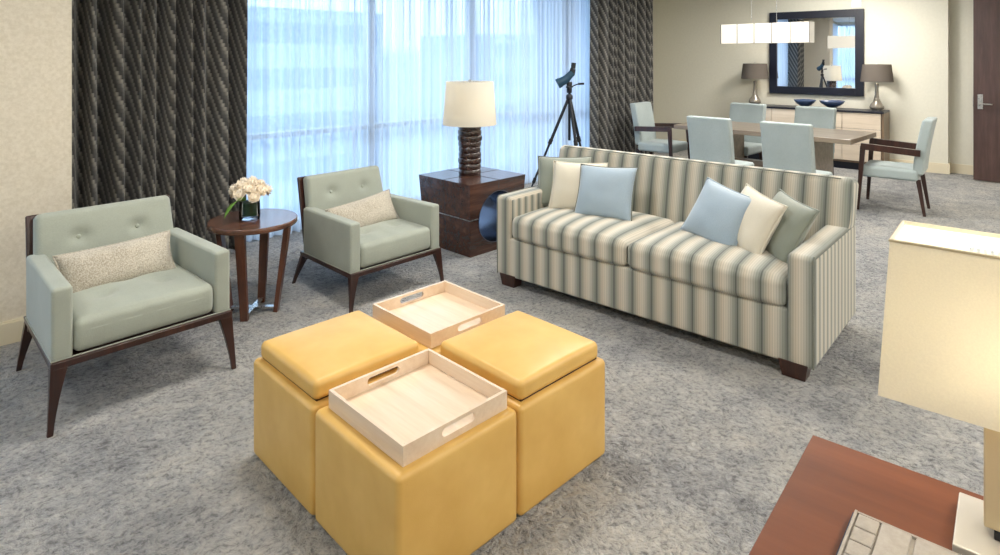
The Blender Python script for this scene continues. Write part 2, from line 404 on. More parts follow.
o = mb.build('drape', M['drape'], smooth=180, uv=uv); o.location = (-2.36, 3.03, 0); o.rotation_euler = (0, 0, R(90))
tag(o, 'dark drape seen only at the right edge of the mirror reflection', 'curtain')
o = MB().box(.78, 8.6, 5.06, 5.38, 2.665, 2.70).build('curtain_track', M['pale_paint'])
tag(o, 'white ceiling track carrying the drapes and sheer along the windows', 'curtain track')

# buildings beyond the glass
for (x, y, w, d, h, lb) in ((1.0, 34, 13, 9, 3.5, 'low grey building seen hazily through the sheer at the left of the windows'),
                       (20, 46, 15, 10, 5.0, 'taller grey building seen hazily through the sheer left of the table lamp'),
                       (52, 52, 16, 12, 4.0, 'low grey building seen hazily through the sheer near the tripod')):
    t = thing('building', lb, 'building', (x, y, -22))
    MB().box(-w/2, w/2, -d/2, d/2, 0, 22+h).build('facade', M['facade'], t, smooth=0)
    wb = MB()
    for k in range(5):
        wb.box(-w/2+.6, w/2-.6, -d/2-.05, -d/2, 22+h-2.4-3.2*k, 22+h-1.0-3.2*k)
    wb.build('window_bands', M['facade_glass'], t, smooth=0)

# ------------------------------------------------------------------ armchairs
def armchair(label, loc, rz, s, F, dz, hb):
    t = thing('armchair', label, 'armchair', loc, rz, 'tufted sage armchairs', s)
    # arms, flaring slightly to the front
    for sg in (-1, 1):
        def fn(p, u, sg=sg):
            p.x += sg*(-.022*(u[1]+1)/2)
            return p
        MB().rbox(.078, .64, .30+dz, .016, (sg*.334, .325, F+.175+dz/2), fn, m=6).build('arm', M['olive_fabric'], t, smooth=60)
    tufts = [(-.13, .22), (.13, .22), (0, .36), (-.13, .46), (.13, .46)]
    def seat(p, u):
        cx, cy = p.x, p.y+.31
        if u[2] > .3:
            p.z += .028*(1-u[0]**2)*(1-u[1]**2)
            for (a, b_) in tufts: p.z -= .026*math.exp(-((cx-a)**2+(cy-b_)**2)/.0025)
            p.z -= .004*abs(math.sin(cx*24))*(1-u[1])*.5
        if u[1] < -.8: p.y -= .006*math.sin((u[2]+1)*math.pi/2)
        return p
    MB().rbox(.585, .62, .14+dz, .03, (0, .315, F+.105+dz/2), seat, m=22).build('seat_cushion', M['olive_fabric'], t, smooth=180)
    lean = Matrix.Translation((0, .60, F+.15+dz)) @ Matrix.Rotation(-R(14), 4, 'X')
    bt = [(-.135, .225+hb), (.135, .225+hb)]
    def back(p, u):
        p.x *= 1-.05*(u[2]+1)/2*1.0
        if u[1] < 0:
            p.y -= .014*(1-u[0]**2)*(1-u[2]**2)
            for (a, b_) in bt: p.y += .030*math.exp(-((p.x-a)**2+(p.z+.184+hb/2-b_)**2)/.0013)
        return p
    MB().rbox(.655, .085, .368+hb, .03, (0, -.0, .184+hb/2), back, m=22, M=lean).build('back_cushion', M['olive_fabric'], t, smooth=180)
    for (a, b_) in bt:
        MB().lathe([(.0005,.006),(.007,.005),(.011,.002),(.012,-.002)], n=16, M=lean @ Matrix.Translation((a, -.029, b_)) @ Matrix.Rotation(R(90), 4, 'X')).build('button', M['olive_fabric'], t)
    # dark wood shell: seat rail and back panel
    fr = MB()
    fr.hexa([(-.378,-.005,F-.004),(.378,-.005,F-.004),(.35,.68,F-.004),(-.35,.68,F-.004)], [(-.378,-.005,F+.026),(.378,-.005,F+.026),(.355,.68,F+.026),(-.355,.68,F+.026)])
    fr.build('seat_rail', M['dark_wood'], t, bevel=.004)
    MB().rbox(.70, .024, .555+hb, .008, (0, .055, .093+hb/2), lambda p, u: Vector((p.x*(1-.02*(u[2]+1)), p.y, p.z)), m=2, M=lean).build('back_panel', M['dark_wood'], t, smooth=60)
    for sx in (-1, 1):
        # front leg: wide shoulder curving into a thin foot
        def leg(p0, p1, a0, a1, n=6):
            mb = MB(); rings = []
            for i in range(n+1):
                k = i/n; p = Vector(p0).lerp(Vector(p1), k); a = a1+(a0-a1)*(1-k)**1.5 ; a = max(a, a1)
                q = a1*1.25+(a0-a1*1.25)*(1-k)**1.5
                ox, oy = math.copysign(1, p0[0]), math.copysign(1, p0[1]-.3)
                # outer corner stays on the line, the width grows inwards
                rings += [p, p-Vector((ox*a, 0, 0)), p-Vector((ox*a, oy*q*.6, 0)), p-Vector((0, oy*q*.6, 0))]
            fs = [(3,2,1,0)]+[(4*i+j, 4*i+(j+1) % 4, 4*i+4+(j+1) % 4, 4*i+4+j) for i in range(n) for j in range(4)]+[tuple(4*n+j for j in range(4))]
            return mb.add(rings, fs)
        leg((sx*.378, -.005, F), (sx*.392, -.02, 0), .062, .022).build('leg', M['dark_wood'], t, bevel=.003)
        leg((sx*.352, .68, F), (sx*.372, .765, 0), .06, .022).build('leg', M['dark_wood'], t, bevel=.003)
    # welt along the bottom of the arms
    MB().tube([(-.352, .64, F+.030), (-.372, .008, F+.030), (.372, .008, F+.030), (.352, .64, F+.030)], .0035, 6).build('welt', M['olive_fabric'], t)
    return t
armchair('sage green tufted armchair on the left, against the beige wall beside the round table', (.862, 3.215, 0), 2.5, (1.02,1.02,1.02), .266, .008, .0)
armchair('sage green tufted armchair in the middle, between the round table and the square end table', (2.415, 3.42, 0), 2.5, (.995,.97,.97), .222, .022, .03)

# ------------------------------------------------------------------ pillows
def pillow(name, label, w, h, t_, mat, base, yaw, tilt, roll=0, group=None, pmat=None, pinch=.07, fall=0):
    n = 22; mb = MB()
    def P(u, v, sg):
        x = w/2*u*(1-pinch*(1-v*v)*abs(u)); z = h/2*v*(1-pinch*(1-u*u)*abs(v))
        k = max(0, (1-abs(u)**2.6)*(1-abs(v)**2.6))**.55
        wr = 1+.10*noise.noise(Vector((u*1.6+w*7, v*1.6+sg, base[1]*3)))
        return Vector((x, sg*t_/2*k*wr, z+h/2))
    for sg in (-1, 1):
        vs = [P(-1+2*i/n, -1+2*j/n, sg) for j in range(n+1) for i in range(n+1)]
        mb.add(vs, [(j*(n+1)+i, j*(n+1)+i+1, (j+1)*(n+1)+i+1, (j+1)*(n+1)+i) for j in range(n) for i in range(n)])
    o = mb.build(name, mat, smooth=180)
    bm = bmesh.new(); bm.from_mesh(o.data); bmesh.ops.remove_doubles(bm, verts=bm.verts, dist=1e-5); bmesh.ops.recalc_face_normals(bm, faces=bm.faces); bm.to_mesh(o.data); bm.free()
    Mx = Matrix.Rotation(R(yaw), 4, 'Z') @ Matrix.Rotation(-R(tilt), 4, 'X') @ Matrix.Rotation(R(roll), 4, 'Y')
    o.location = base; o.rotation_euler = Mx.to_euler()
    tag(o, label, 'pillow', group)
    pts = []
    for k in range(4*n):
        s_, i = divmod(k, n); q = -1+2*i/n
        u, v = [(q,-1),(1,q),(-q,1),(-1,-q)][s_]; pts.append(P(u, v, 0))
    MB().tube(pts, .0045, 6, closed=True).build('piping', pmat or mat, o)
    return o
pillow('lumbar_pillow', 'oatmeal woven lumbar pillow on the left armchair beside the beige wall', .53, .225, .13, M['oat_fabric'], (.83, 3.57, .437), 2, 24, -2)
pillow('lumbar_pillow', 'oatmeal woven lumbar pillow on the armchair beside the square end table', .55, .225, .12, M['oat_fabric'], (2.39, 3.74, .385), 2, 24, -6)

# ------------------------------------------------------------------ sofa (front faces -X)
sofa = thing('sofa', 'long three-seat sofa in sage and cream striped fabric', 'sofa', (3.11, 2.10, 0), 4.1)
LW = 1.035
MB().rbox(.86, 2*LW-.06, .27, .015, (.445, 0, .205), m=6).build('base', M['stripe'], sofa, smooth=60)
for sg in (-1, 1):
    MB().rbox(.90, .13, .555, .028, (.46, sg*(LW-.065), .345), lambda p, u: p, m=8).build('arm', M['stripe'], sofa, smooth=60)
leanS = Matrix.Translation((.66, 0, .30)) @ Matrix.Rotation(R(9), 4, 'Y')
MB().rbox(.18, 2*LW-.014, .61, .045, (.105, 0, .307), lambda p, u: Vector((p.x-(.015*(1-u[2]**2) if u[0] < 0 else 0), p.y*(1+.02*max(0, u[2])**.5), p.z)), m=14, M=leanS).build('backrest', M['stripe'], sofa, smooth=180)
for sg in (-1, 1):
    def seatS(p, u):
        if u[2] > 0: p.z += .035*(1-u[0]**4)*(1-u[1]**4)
        if u[0] < -.85: p.x -= .012*(1-u[1]**4)
        return p
    MB().rbox(.70, .901, .155, .042, (.352, sg*.4515, .415), seatS, m=12, k=5).build('seat_cushion', M['stripe'], sofa, smooth=180)
for (x, sy) in ((.01, 1), (.01, -1), (.80, 1), (.80, -1)):
    y = sy*(LW-.10)
    MB().hexa([(x+.01,y-.055,0),(x+.085,y-.055,0),(x+.085,y+.055,0),(x+.01,y+.055,0)], [(x,y-.07,.085),(x+.1,y-.07,.085),(x+.1,y+.07,.085),(x,y+.07,.085)]).build('leg', M['dark_wood'], sofa, bevel=.003)
# welting on the arm edges and along the back
M['welt'] = fabric('dark_sage_piping', (106,110,100), (128,130,120), 300, .1)
for sg in (-1, 1):
    e = LW-.006
    MB().tube([(.016, sg*e, .075), (.016, sg*e, .60), (.03, sg*e, .618), (.70, sg*e, .618)], .0045, 6).build('welt', M['welt'], sofa)
pts = [leanS @ Vector((.017, y, .600)) for y in [-LW+.05+i*(2*LW-.1)/20 for i in range(21)]]
MB().tube(pts, .004, 6).build('welt', M['welt'], sofa)

SP = 'scatter pillows on the striped sofa'
zc = .502
pillow('pillow', 'grey-green piped pillow in the far corner of the sofa, behind the cream one', .41, .38, .14, M['green_silk'], (3.50, 2.90, zc), -60, 24, -2, SP, M['welt'])
pillow('pillow', 'cream pillow between the grey-green and blue pillows at the far end of the sofa', .41, .37, .13, M['cream_silk'], (3.44, 2.74, zc-.003), -70, 25, -2, SP)
pillow('pillow', 'pale blue pillow at the far end of the sofa, in front of the cream one', .42, .38, .14, M['blue_silk'], (3.41, 2.49, zc-.003), -76, 26, -2, SP, M['welt'])
pillow('pillow', 'pale blue pillow leaning at the near end of the sofa, nearest the middle seat gap', .41, .37, .13, M['blue_silk'], (3.45, 1.77, zc-.012), -103, 29, 10, SP)
pillow('pillow', 'cream pillow between the blue and grey-green pillows at the near end of the sofa', .40, .36, .13, M['cream_silk'], (3.47, 1.585, zc-.012), -122, 27, 7, SP)
pillow('pillow', 'grey-green pillow leaning on the near arm of the sofa', .40, .36, .13, M['green_silk'], (3.50, 1.43, zc-.012), -128, 30, 5, SP)

# ------------------------------------------------------------------ ottomans and trays
S = .511
def soft(p, u):
    # stuffed leather sides bulge a little
    b_ = .0035*(1-u[2]**2)
    if abs(u[0]) > .95: p.x += math.copysign(b_*(1-u[1]**2), u[0])
    if abs(u[1]) > .95: p.y += math.copysign(b_*(1-u[0]**2), u[1])
    return p
def ottoman(label, cx, cy, lid):
    t = thing('ottoman', label, 'ottoman', (cx, cy, 0), 0, 'mustard leather cube ottomans')
    MB().rbox(S-.009, S-.014, .385, .02, (0, 0, .1965), soft, m=8).build('body', M['leather'], t, smooth=180)
    if lid:
        def crown(p, u):
            if u[2] > 0: p.z += .016*(1-u[0]**2)*(1-u[1]**2)
            return p
        MB().rbox(S-.05, S-.055, .07, .022, (0, 0, .424), crown, m=10).build('cushion_lid', M['leather'], t, smooth=180)
        MB().box(-S/2+.035, S/2-.035, -S/2+.035, S/2-.035, .38, .394).build('lid_rim', M['dark_wood'], t)
    return t
XA, XB, YA, YB = 1.284, 1.795, 1.716, 2.222
ottoman('mustard leather cube ottoman nearest the camera, carrying the near wooden tray', XA, YA, False)
ottoman('mustard leather cube ottoman with padded lid, on the left of the four, nearest the armchairs', XA, YB, True)
ottoman('mustard leather cube ottoman with padded lid, on the right of the four, facing the sofa', XB, YA, True)
ottoman('mustard leather cube ottoman farthest back, carrying the far wooden tray', XB, YB, False)
def tray(label, cx, cy):
    t = thing('serving_tray', label, 'tray', (cx, cy, .3895), 90, 'pale wooden trays')
    h, w, th = .062, .436, .012
    MB().box(-w/2, w/2, -w/2, w/2, 0, .010).build('tray_floor', M['birch'], t, bevel=.001)
    for sg in (-1, 1):
        MB().box(-w/2, w/2, sg*w/2-(th if sg > 0 else 0), sg*w/2+(0 if sg > 0 else th), .010, h).build('side_wall', M['birch'], t, bevel=.0012)
    for sg in (-1, 1):  # end walls with a long handle slot
        x0 = sg*w/2-(th if sg > 0 else 0); x1 = x0+th; L_ = w/2-th; hw, hr, zc_ = .056, .014, .036
        inner = []; outer = []
        n = 8
        for k in range(n+1): a = -math.pi/2+math.pi*k/n; inner.append((hw+hr*math.cos(a), zc_+hr*math.sin(a)))
        for k in range(n+1): a = math.pi/2+math.pi*k/n; inner.append((-hw+hr*math.cos(a), zc_+hr*math.sin(a)))
        for (y, z) in inner:
            k = inner.index((y, z))
            if k <= n: oy = L_ if 2 <= k <= n-2 else hw+(L_-hw)*(1 if k in (1, n-1) else .4)
            else: kk = k-n-1; oy = -L_ if 2 <= kk <= n-2 else -(hw+(L_-hw)*(1 if kk in (1, n-1) else .4))
            kk = k if k <= n else k-n-1
            up = (kk >= n/2) if k <= n else (kk < n/2)
            if 2 <= kk <= n-2: f_ = (kk-n/2)/(n/2-2) * (1 if k <= n else -1); oz = .010+(h-.010)*(.5+.5*f_)
            else: oz = h if up else .010
            outer.append((oy, oz))
        m_ = len(inner); vs = []
        for x in (x0, x1):
            vs += [(x, y, z) for (y, z) in inner]+[(x, y, z) for (y, z) in outer]
        fs = []
        for k in range(m_):
            j = (k+1) % m_
            fs += [(k, j, m_+j, m_+k), (2*m_+k, 2*m_+j, 3*m_+j, 3*m_+k), (k, j, 2*m_+j, 2*m_+k), (m_+k, m_+j, 3*m_+j, 3*m_+k)]
        MB().add(vs, fs).build('handle_wall', M['birch'], t, smooth=40)
    return t
tray('pale birch square tray with handle slots on the ottoman nearest the camera', 1.292, 1.717)
tray('pale birch square tray with handle slots on the far ottoman, nearer the end table', 1.811, 2.246)

# ------------------------------------------------------------------ round side table with flowers
st = thing('side_table', 'round walnut side table with splayed legs between the two armchairs', 'side table', (1.622, 3.862, 0), 0)
MB().lathe([(.001,.545),(.245,.545),(.262,.550),(.265,.556),(.265,.578),(.261,.583),(.001,.584)], n=64, caps=False).build('table_top', M['walnut'], st)
for k in range(4):
    a = R(45+90*k+2); d = Vector((math.cos(a), math.sin(a), 0)); w = Vector((-d.y, d.x, 0))
    MB().bar(d*.215+Vector((0,0,.546)), d*.142+Vector((0,0,0)), .058, .032, .045, .026, side=w).build('leg', M['walnut_z'], st, bevel=.002)
for k in range(2):
    a = R(45+90*k+2); d = Vector((math.cos(a), math.sin(a), 0))
    MB().bar(-d*.135+Vector((0,0,.028+.0*k)), d*.135+Vector((0,0,.028)), .03, .010+.001*k, side=(-d.y, d.x, 0)).build('stretcher', M['chrome'], st)
vz = thing('flower_vase', 'small glass vase of cream blossoms on the round side table', 'flower vase', (1.60, 3.865, .585), 0, None, (1.14,1.14,1.14))
MB().lathe([(.045,.0),(.054,.004),(.056,.02),(.053,.10),(.050,.10),(.052,.02),(.04,.012),(.001,.012)], n=40).build('vase', M['glass'], vz)
MB().lathe([(.001,.022),(.045,.022),(.05,.024),(.050,.045),(.0485,.095),(.001,.097)], n=40, caps=False).build('leaf_wrap', M['dark_leaf'], vz)
rb = random.Random(11)
blooms = []
def bloom_mesh(mb, c, r, ax):
    zq = Vector((0,0,1)).rotation_difference(ax).to_matrix().to_4x4()
    for lay, (rr, cnt, up) in enumerate([(.35, 4, .95), (.62, 6, .75), (.85, 7, .5), (1.0, 8, .18)]):
        for k in range(cnt):
            a = 2*math.pi*(k+.5*lay)/cnt+rb.uniform(-.2, .2)
            vs = []
            for i in range(5):
                for j in range(5):
                    u, v = -1+i/2, j/4
                    wdt = .62*rr*math.sin(math.pi*(.18+.72*v))
                    rad = rr*(.25+.75*v**.7)-.12*u*u*rr; hgt = up*(v**1.3)-.1*(1-v)+.05*math.sin(u*5+k)-.25*(v > .9)*(1-up)*.4
                    p = Vector((rad*math.cos(a)-u*wdt*math.sin(a), rad*math.sin(a)+u*wdt*math.cos(a), hgt))*r
                    vs.append(c+(zq @ p))
            mb.add(vs, [(i*5+j, i*5+j+1, (i+1)*5+j+1, (i+1)*5+j) for i in range(4) for j in range(4)])
    return mb.lathe([(.001,-.2*r),(.5*r,-.1*r),(.62*r,.2*r),(.45*r,.5*r),(.001,.62*r)], n=12, caps=False, M=Matrix.Translation(c) @ zq)
for i in range(17):
    th = i*2.399; q = math.sqrt((i+.5)/17); ax = Vector((q*math.cos(th), q*math.sin(th), 1.05-.9*q*q)).normalized()
    c = Vector((ax.x*.088, ax.y*.088, .120+ax.z*.080))
    bloom_mesh(MB(), c, rb.uniform(.034, .042), ax).build('bloom', M['petal'], vz, smooth=180)
lf = MB(); n = 10; vs = []
for i in range(n+1):
    k = i/n; c = Vector((-.04-.115*k, -.03-.02*k, .115+.02*math.sin(k*3)-.075*k*k)); w = .034*math.sin(math.pi*min(1, .12+.88*k))**.8
    side = Vector((.35, -.75, .45)).normalized()
    vs += [c-side*w, c+Vector((0,0,-.005)), c+side*w]
lf.add(vs, [(3*i+j, 3*i+j+1, 3*i+4+j, 3*i+3+j) for i in range(n) for j in range(2)])
lo = lf.build('leaf', M['leaf'], vz, smooth=180); sm = lo.modifiers.new('s', 'SOLIDIFY'); sm.thickness = .0015
for k in range(0):
    l2 = lo.copy(); COL.objects.link(l2); l2.rotation_euler = (0, 0, R([150, 235][k])); l2.location = (0, 0, -.02); l2.scale = (.8, .8, .8)

# ------------------------------------------------------------------ square end table with a round tunnel
et = thing('end_table', 'square dark walnut end table with round metal-lined opening, between armchair and sofa', 'end table', (3.565, 3.965, 0), 1)
wt, wb_, H = .325, .285, .588
def face_ring(sy):
    n = 16; ci = []; sq = []
    for k in range(64):
        a = -math.pi*3/4+2*math.pi*k/64; ci.append((.215*math.cos(a), .285+.215*math.sin(a)))
        s_, i = divmod(k, 16); q = i/16
        x, z = [(-1+2*q, 0), (1, q), (1-2*q, 1), (-1, 1-q)][s_]; sq.append((x, z*H))
    hw = lambda z: wb_+(wt-wb_)*z/H
    V = [(x, sy*hw(z), z) for (x, z) in ci]+[(x*hw(z), sy*hw(z), z) for (x, z) in sq]
    return V, [(k, (k+1) % 64, 64+(k+1) % 64, 64+k) for k in range(64)]
bd = MB()
for sy in (-1, 1): bd.add(*face_ring(sy))
for sx in (-1, 1):
    bd.add([(sx*wb_,-wb_,0),(sx*wb_,wb_,0),(sx*wt,wt,H),(sx*wt,-wt,H)], [(0,1,2,3)])
bd.add([(-wt,-wt,H),(wt,-wt,H),(wt,wt,H),(-wt,wt,H)], [(0,1,2,3)]); bd.add([(-wb_,-wb_,0),(wb_,-wb_,0),(wb_,wb_,0),(-wb_,wb_,0)], [(3,2,1,0)])
o = bd.build('body', M['endt_wood'], et, smooth=0)
bm = bmesh.new(); bm.from_mesh(o.data); bmesh.ops.remove_doubles(bm, verts=bm.verts, dist=1e-5); bmesh.ops.recalc_face_normals(bm, faces=bm.faces); bm.to_mesh(o.data); bm.free()
M['blue_steel'] = plain('polished_steel_lining', (120,124,136), .22, 1)
vs = []; 
for k in range(64):
    a = 2*math.pi*k/64
    for (r_, y) in ((.215, -1), (.215, 1), (.209, 1), (.209, -1)):
        z = .285+r_*math.sin(a); hw = wb_+(wt-wb_)*z/H+.002; vs.append((r_*math.cos(a), y*hw, z))
MB().add(vs, [(4*k+j, 4*((k+1) % 64)+j, 4*((k+1) % 64)+(j+1) % 4, 4*k+(j+1) % 4) for k in range(64) for j in range(4)]).build('tunnel_lining', M['blue_steel'], et, smooth=60)
zs = .30; hs = wb_+(wt-wb_)*zs/H+.001
MB().box(-hs-.002, -hs, -hs, hs, zs-.004, zs+.004).box(-hs-.002, -.218, -hs-.002, -hs, zs-.004, zs+.004).build('inlay_strip', M['chrome'], et)
gr = MB().add([(-wb_-.001,-.004,0),(-wb_-.001,.004,0),(-wt-.001,.004,H),(-wt-.001,-.004,H)], [(0,1,2,3)])
gr.box(-.004, .004, -wt, wt, H, H+.0008).box(-wt, wt, -.004, .004, H, H+.0009)
gr.add([(-.004,-wt+.006,.503),(.004,-wt+.006,.503),(.004,-wt-.001,H),(-.004,-wt-.001,H)], [(0,1,2,3)])
gr.build('groove', M['rubber'], et, smooth=0)

# lamp on the end table
tl_ = thing('table_lamp', 'table lamp with ivory drum shade and stacked dark wood base on the square end table', 'lamp', (3.555, 3.985, H+.001), 20)
prof = [(.001, 0), (.1, 0)]
rr = random.Random(4); z = 0
for k in range(9):
    hgt = .435/9; r0 = .100+rr.uniform(-.004, .004)
    for (f_, g_) in ((.04, .955), (.15, .995), (.5, 1.01), (.85, 1.0), (.96, .955)): prof.append((r0*g_, z+hgt*f_))
    z += hgt
prof += [(.07, z+.002), (.001, z+.003)]
MB().lathe(prof, n=48, wob=lambda a, z: 1+.02*math.sin(a*2+math.floor(z/.0483)*1.7)+.010*math.sin(a*5+math.floor(z/.0483)*2.3), caps=False).build('lamp_base', M['drum_wood'], tl_, smooth=50)
MB().tube([(0,0,.43),(0,0,.80)], .006).box(-.195,.195,-.002,.002,.795,.799).box(-.002,.002,-.195,.195,.795,.799).lathe([(.001,.80),(.012,.80),(.012,.815),(.001,.82)], n=14).build('harp', M['chrome'], tl_)
def shell(r0, r1, z0, z1, th=.0025, n=56):
    return MB().lathe([(r0, z0), (r1, z1), (r1-th, z1), (r0-th, z0), (r0, z0)], n=n, caps=False)
shell(.232, .205, .43, .80).build('lamp_shade', M['ivory_shade'], tl_, smooth=60)
MB().lathe([(.001,.56),(.02,.57),(.03,.60),(.02,.63),(.001,.64)], n=20, caps=False).build('bulb', plain('lamp_bulb', (255,250,240), .5, emit=(255,226,180), es=8), tl_)

# ------------------------------------------------------------------ spotting scope on tripod
tp = thing('tripod', 'black camera tripod carrying a spotting scope behind the sofa in front of the sheer', 'tripod', (4.93, 4.0, 0), 0)
cr = Vector((.7129, -.7013, 0)); cf = Vector((.7013, .7129, 0))
ap = Vector((0, 0, 1.20))
def foot(a, b_): return cr*a+cf*b_
for (p, lb) in ((foot(-.52, -.15), 0), (foot(.12, -.42)+Vector((0,0,0)), 0), (foot(.30, .36), 0)):
    mid1 = ap.lerp(p, .38); mid2 = ap.lerp(p, .70)
    l_ = MB().tube([ap.lerp(p, .02), mid1], .016, 10).tube([mid1, mid2], .012, 10).tube([mid2, p], .009, 10).build('leg', M['black_metal'], tp)
    MB().tube([ap.lerp(p, .36), ap.lerp(p, .40)], .021, 10).build('leg_lock', M['rubber'], l_)
    MB().tube([ap.lerp(p, .68), ap.lerp(p, .72)], .017, 10).build('leg_lock', M['rubber'], l_)
MB().tube([(0,0,.75),(0,0,1.24)], .014).build('center_column', M['black_metal'], tp)
MB().lathe([(.02,1.16),(.034,1.175),(.034,1.205),(.022,1.22)], n=20).build('collar', M['black_metal'], tp)
hd = MB().rbox(.045,.045,.06,.012,(0,0,1.262)).rbox(.08,.035,.02,.008,(0,0,1.295)).build('pan_head', M['black_metal'], tp, smooth=60)
MB().tube([Vector((0,0,1.28)), Vector((0,0,1.31))+cr*.05, Vector((0,0,1.325))+cr*.09], .006).tube([Vector((0,0,1.325))+cr*.09, Vector((0,0,1.328))+cr*.15], .011).build('pan_handle', M['rubber'], tp)
sp_ = thing('spotting_scope', 'teal and black angled spotting scope mounted on the tripod', 'spotting scope', (4.93, 4.0, 1.306), 0)
def dirtube(mb, p0, p1, r0, r1): return mb.tube([p0, p1], r0, 20, r1=r1)
q0 = cr*-.10+Vector((0,0,.030)); q1 = cr*-.015+Vector((0,0,.075))
sb = MB(); dirtube(sb, q0, q1, .047, .042); dirtube(sb, q1-(q1-q0)*.3, cr*.032+Vector((0,0,.135)), .040, .034); sb.build('scope_body', M['scope'], sp_, smooth=50)
ob = MB(); ax_ = (q1-q0).normalized(); dirtube(ob, q0-ax_*.025, q0+ax_*.01, .051, .051); ob.build('objective_hood', M['scope'], sp_, smooth=50)
oc = MB(); e0 = cr*.022+Vector((0,0,.115)); e1 = cr*.038+Vector((0,0,.175)); dirtube(oc, e0, e1, .033, .028); dirtube(oc, e1, cr*.045+Vector((0,0,.235)), .023, .023); oc.build('eyepiece', M['rubber'], sp_, smooth=50)
MB().rbox(.06,.03,.04,.006,(0,0,.02)).build('mount_foot', M['rubber'], sp_, smooth=60)

# ------------------------------------------------------------------ dining furniture
TC = (7.42, 2.96)
dt = thing('dining_table', 'rectangular walnut dining table with a slab top', 'dining table', (TC[0], TC[1], 0), 0)
MB().box(-.46,.46,-.98,1.02,.705,.755).build('table_top', M['table_wood'], dt, bevel=.004)
for sy in (-1, 1):
    MB().box(-.30,.30,sy*.52-.06,sy*.52+.06,.02,.705).build('pedestal', M['table_wood'], dt, bevel=.003)
MB().box(-.05,.05,-.46,.46,.28,.36).build('stretcher', M['table_wood'], dt, bevel=.003)
for sy in (-1, 1): MB().box(-.36,.36,sy*.52-.08,sy*.52+.08,0,.02).build('base_plate', M['dark_wood'], dt, bevel=.003)

def dining_parts(t, arms):
    def bk(p, u):
        p.y += .085*((u[2]+1)/2)**1.5 - .012*(1-u[0]**2)*(1 if u[1] > 0 else 1)*0
        return p
    MB().rbox(.47,.095,.56,.022,(0,.235,.69),bk,m=8).build('backrest', M['dining_fabric'], t, smooth=180)
    def st_(p, u):
        if u[2] > 0: p.z += .015*(1-u[0]**2)*(1-u[1]**2)
        return p
    MB().rbox(.49 if not arms else .50,.50,.115,.03,(0,-.015,.40),st_,m=8).build('seat', M['dining_fabric'], t, smooth=180)
    for sx in (-1, 1):
        MB().bar((sx*.20,.235,.36),(sx*.215,.29,0),.042,.042,.026,.026).build('leg', M['dark_wood'], t, bevel=.002)
        if arms:
            MB().bar((sx*.275,-.24,.665),(sx*.30,-.285,0),.034,.05,.024,.028).build('leg', M['dark_wood'], t, bevel=.002)
            MB().bar((sx*.275,-.26,.665),(sx*.262,.26,.635),.045,.065).build('armrest', M['dark_wood'], t, bevel=.002)
        else:
            MB().bar((sx*.205,-.225,.345),(sx*.21,-.24,0),.042,.042,.028,.028).build('leg', M['dark_wood'], t, bevel=.002)
G = 'pale dining chairs around the table'
c0 = thing('dining_chair', 'pale upholstered dining chair backing onto the sofa, left of the near pair', 'dining chair', (6.43, 3.09, 0), -90+180, G)
dining_parts(c0, False)
def place(o, label, x, y, rz):
    c = copy_tree(o); c.location = (x, y, 0); c.rotation_euler = (0,0,R(rz)); c['label'] = label; return c
place(c0, 'pale upholstered dining chair backing onto the sofa, right of the near pair', 6.42, 2.30, 90)
place(c0, 'pale upholstered dining chair beyond the table, below the left sideboard lamp', 7.98, 3.62, -90)
place(c0, 'pale upholstered dining chair beyond the table, below the navy bowls', 7.98, 2.76, -90)
c1 = thing('dining_armchair', 'pale dining armchair with dark wooden arms standing alone at the table end nearer the door', 'dining chair', (7.56, 1.74, 0), 180, 'dining armchairs at the table ends')
dining_parts(c1, True)
c2_ = place(c1, 'pale dining armchair with dark wooden arms at the table end beside the drape', 7.42, 4.42, 5)
# both backs face away from the table
c1.rotation_euler = (0,0,R(180+6))

# sideboard
sbd = thing('sideboard', 'long sideboard with pale drawer fronts and dark top under the mirror', 'sideboard', (9.72, 3.39, 0), 0)
Y0, Y1 = -.99, 1.01
MB().box(-.02,.46,Y0,Y1,.815,.84).build('top', M['black_wood'], sbd, bevel=.002)
MB().box(0,.455,Y0,Y0+.03,.10,.815).box(0,.455,Y1-.03,Y1,.10,.815).box(.43,.455,Y0+.03,Y1-.03,.10,.815).box(.02,.43,Y0+.03,Y1-.03,.10,.125).build('case', M['side_wood'], sbd)
MB().box(.05,.44,Y0+.05,Y1-.05,0,.10).build('plinth', M['black_wood'], sbd)
cw = (Y1-Y0-.07)/4
for c in range(4):
    for r_ in range(3):
        y = Y0+.035+cw*c; z = .13+.228*r_
        MB().box(-.004,.02,y+.003,y+cw-.003,z+.002,z+.224).build('drawer', M['drawer'], sbd, bevel=.0015)

# mirror
mr = thing('wall_mirror', 'large square mirror in a dark navy frame above the sideboard', 'mirror', (FX-.001, 3.385, 1.02), 0)
a0, a1, hz, fw = -.665, .665, 1.29, .115
for (y0,y1,z0,z1) in ((a0,a0+fw,0,hz),(a1-fw,a1,0,hz),(a0+fw,a1-fw,0,fw),(a0+fw,a1-fw,hz-fw,hz)):
    MB().box(-.045,0,y0,y1,z0,z1).build('frame', M['black_wood'], mr, bevel=.003)
MB().box(-.022,-.008,a0+fw,a1-fw,fw,hz-fw).build('mirror_glass', M['mirror'], mr)
wp = MB().box(-.02,0,-.065,.065,0,.20).build('wall_plate', M['pale_paint'], bevel=.004); wp.location = (FX-.001, 2.82, 2.335)
tag(wp, 'small pale rectangular plate on the wall above the mirror', 'wall plate')

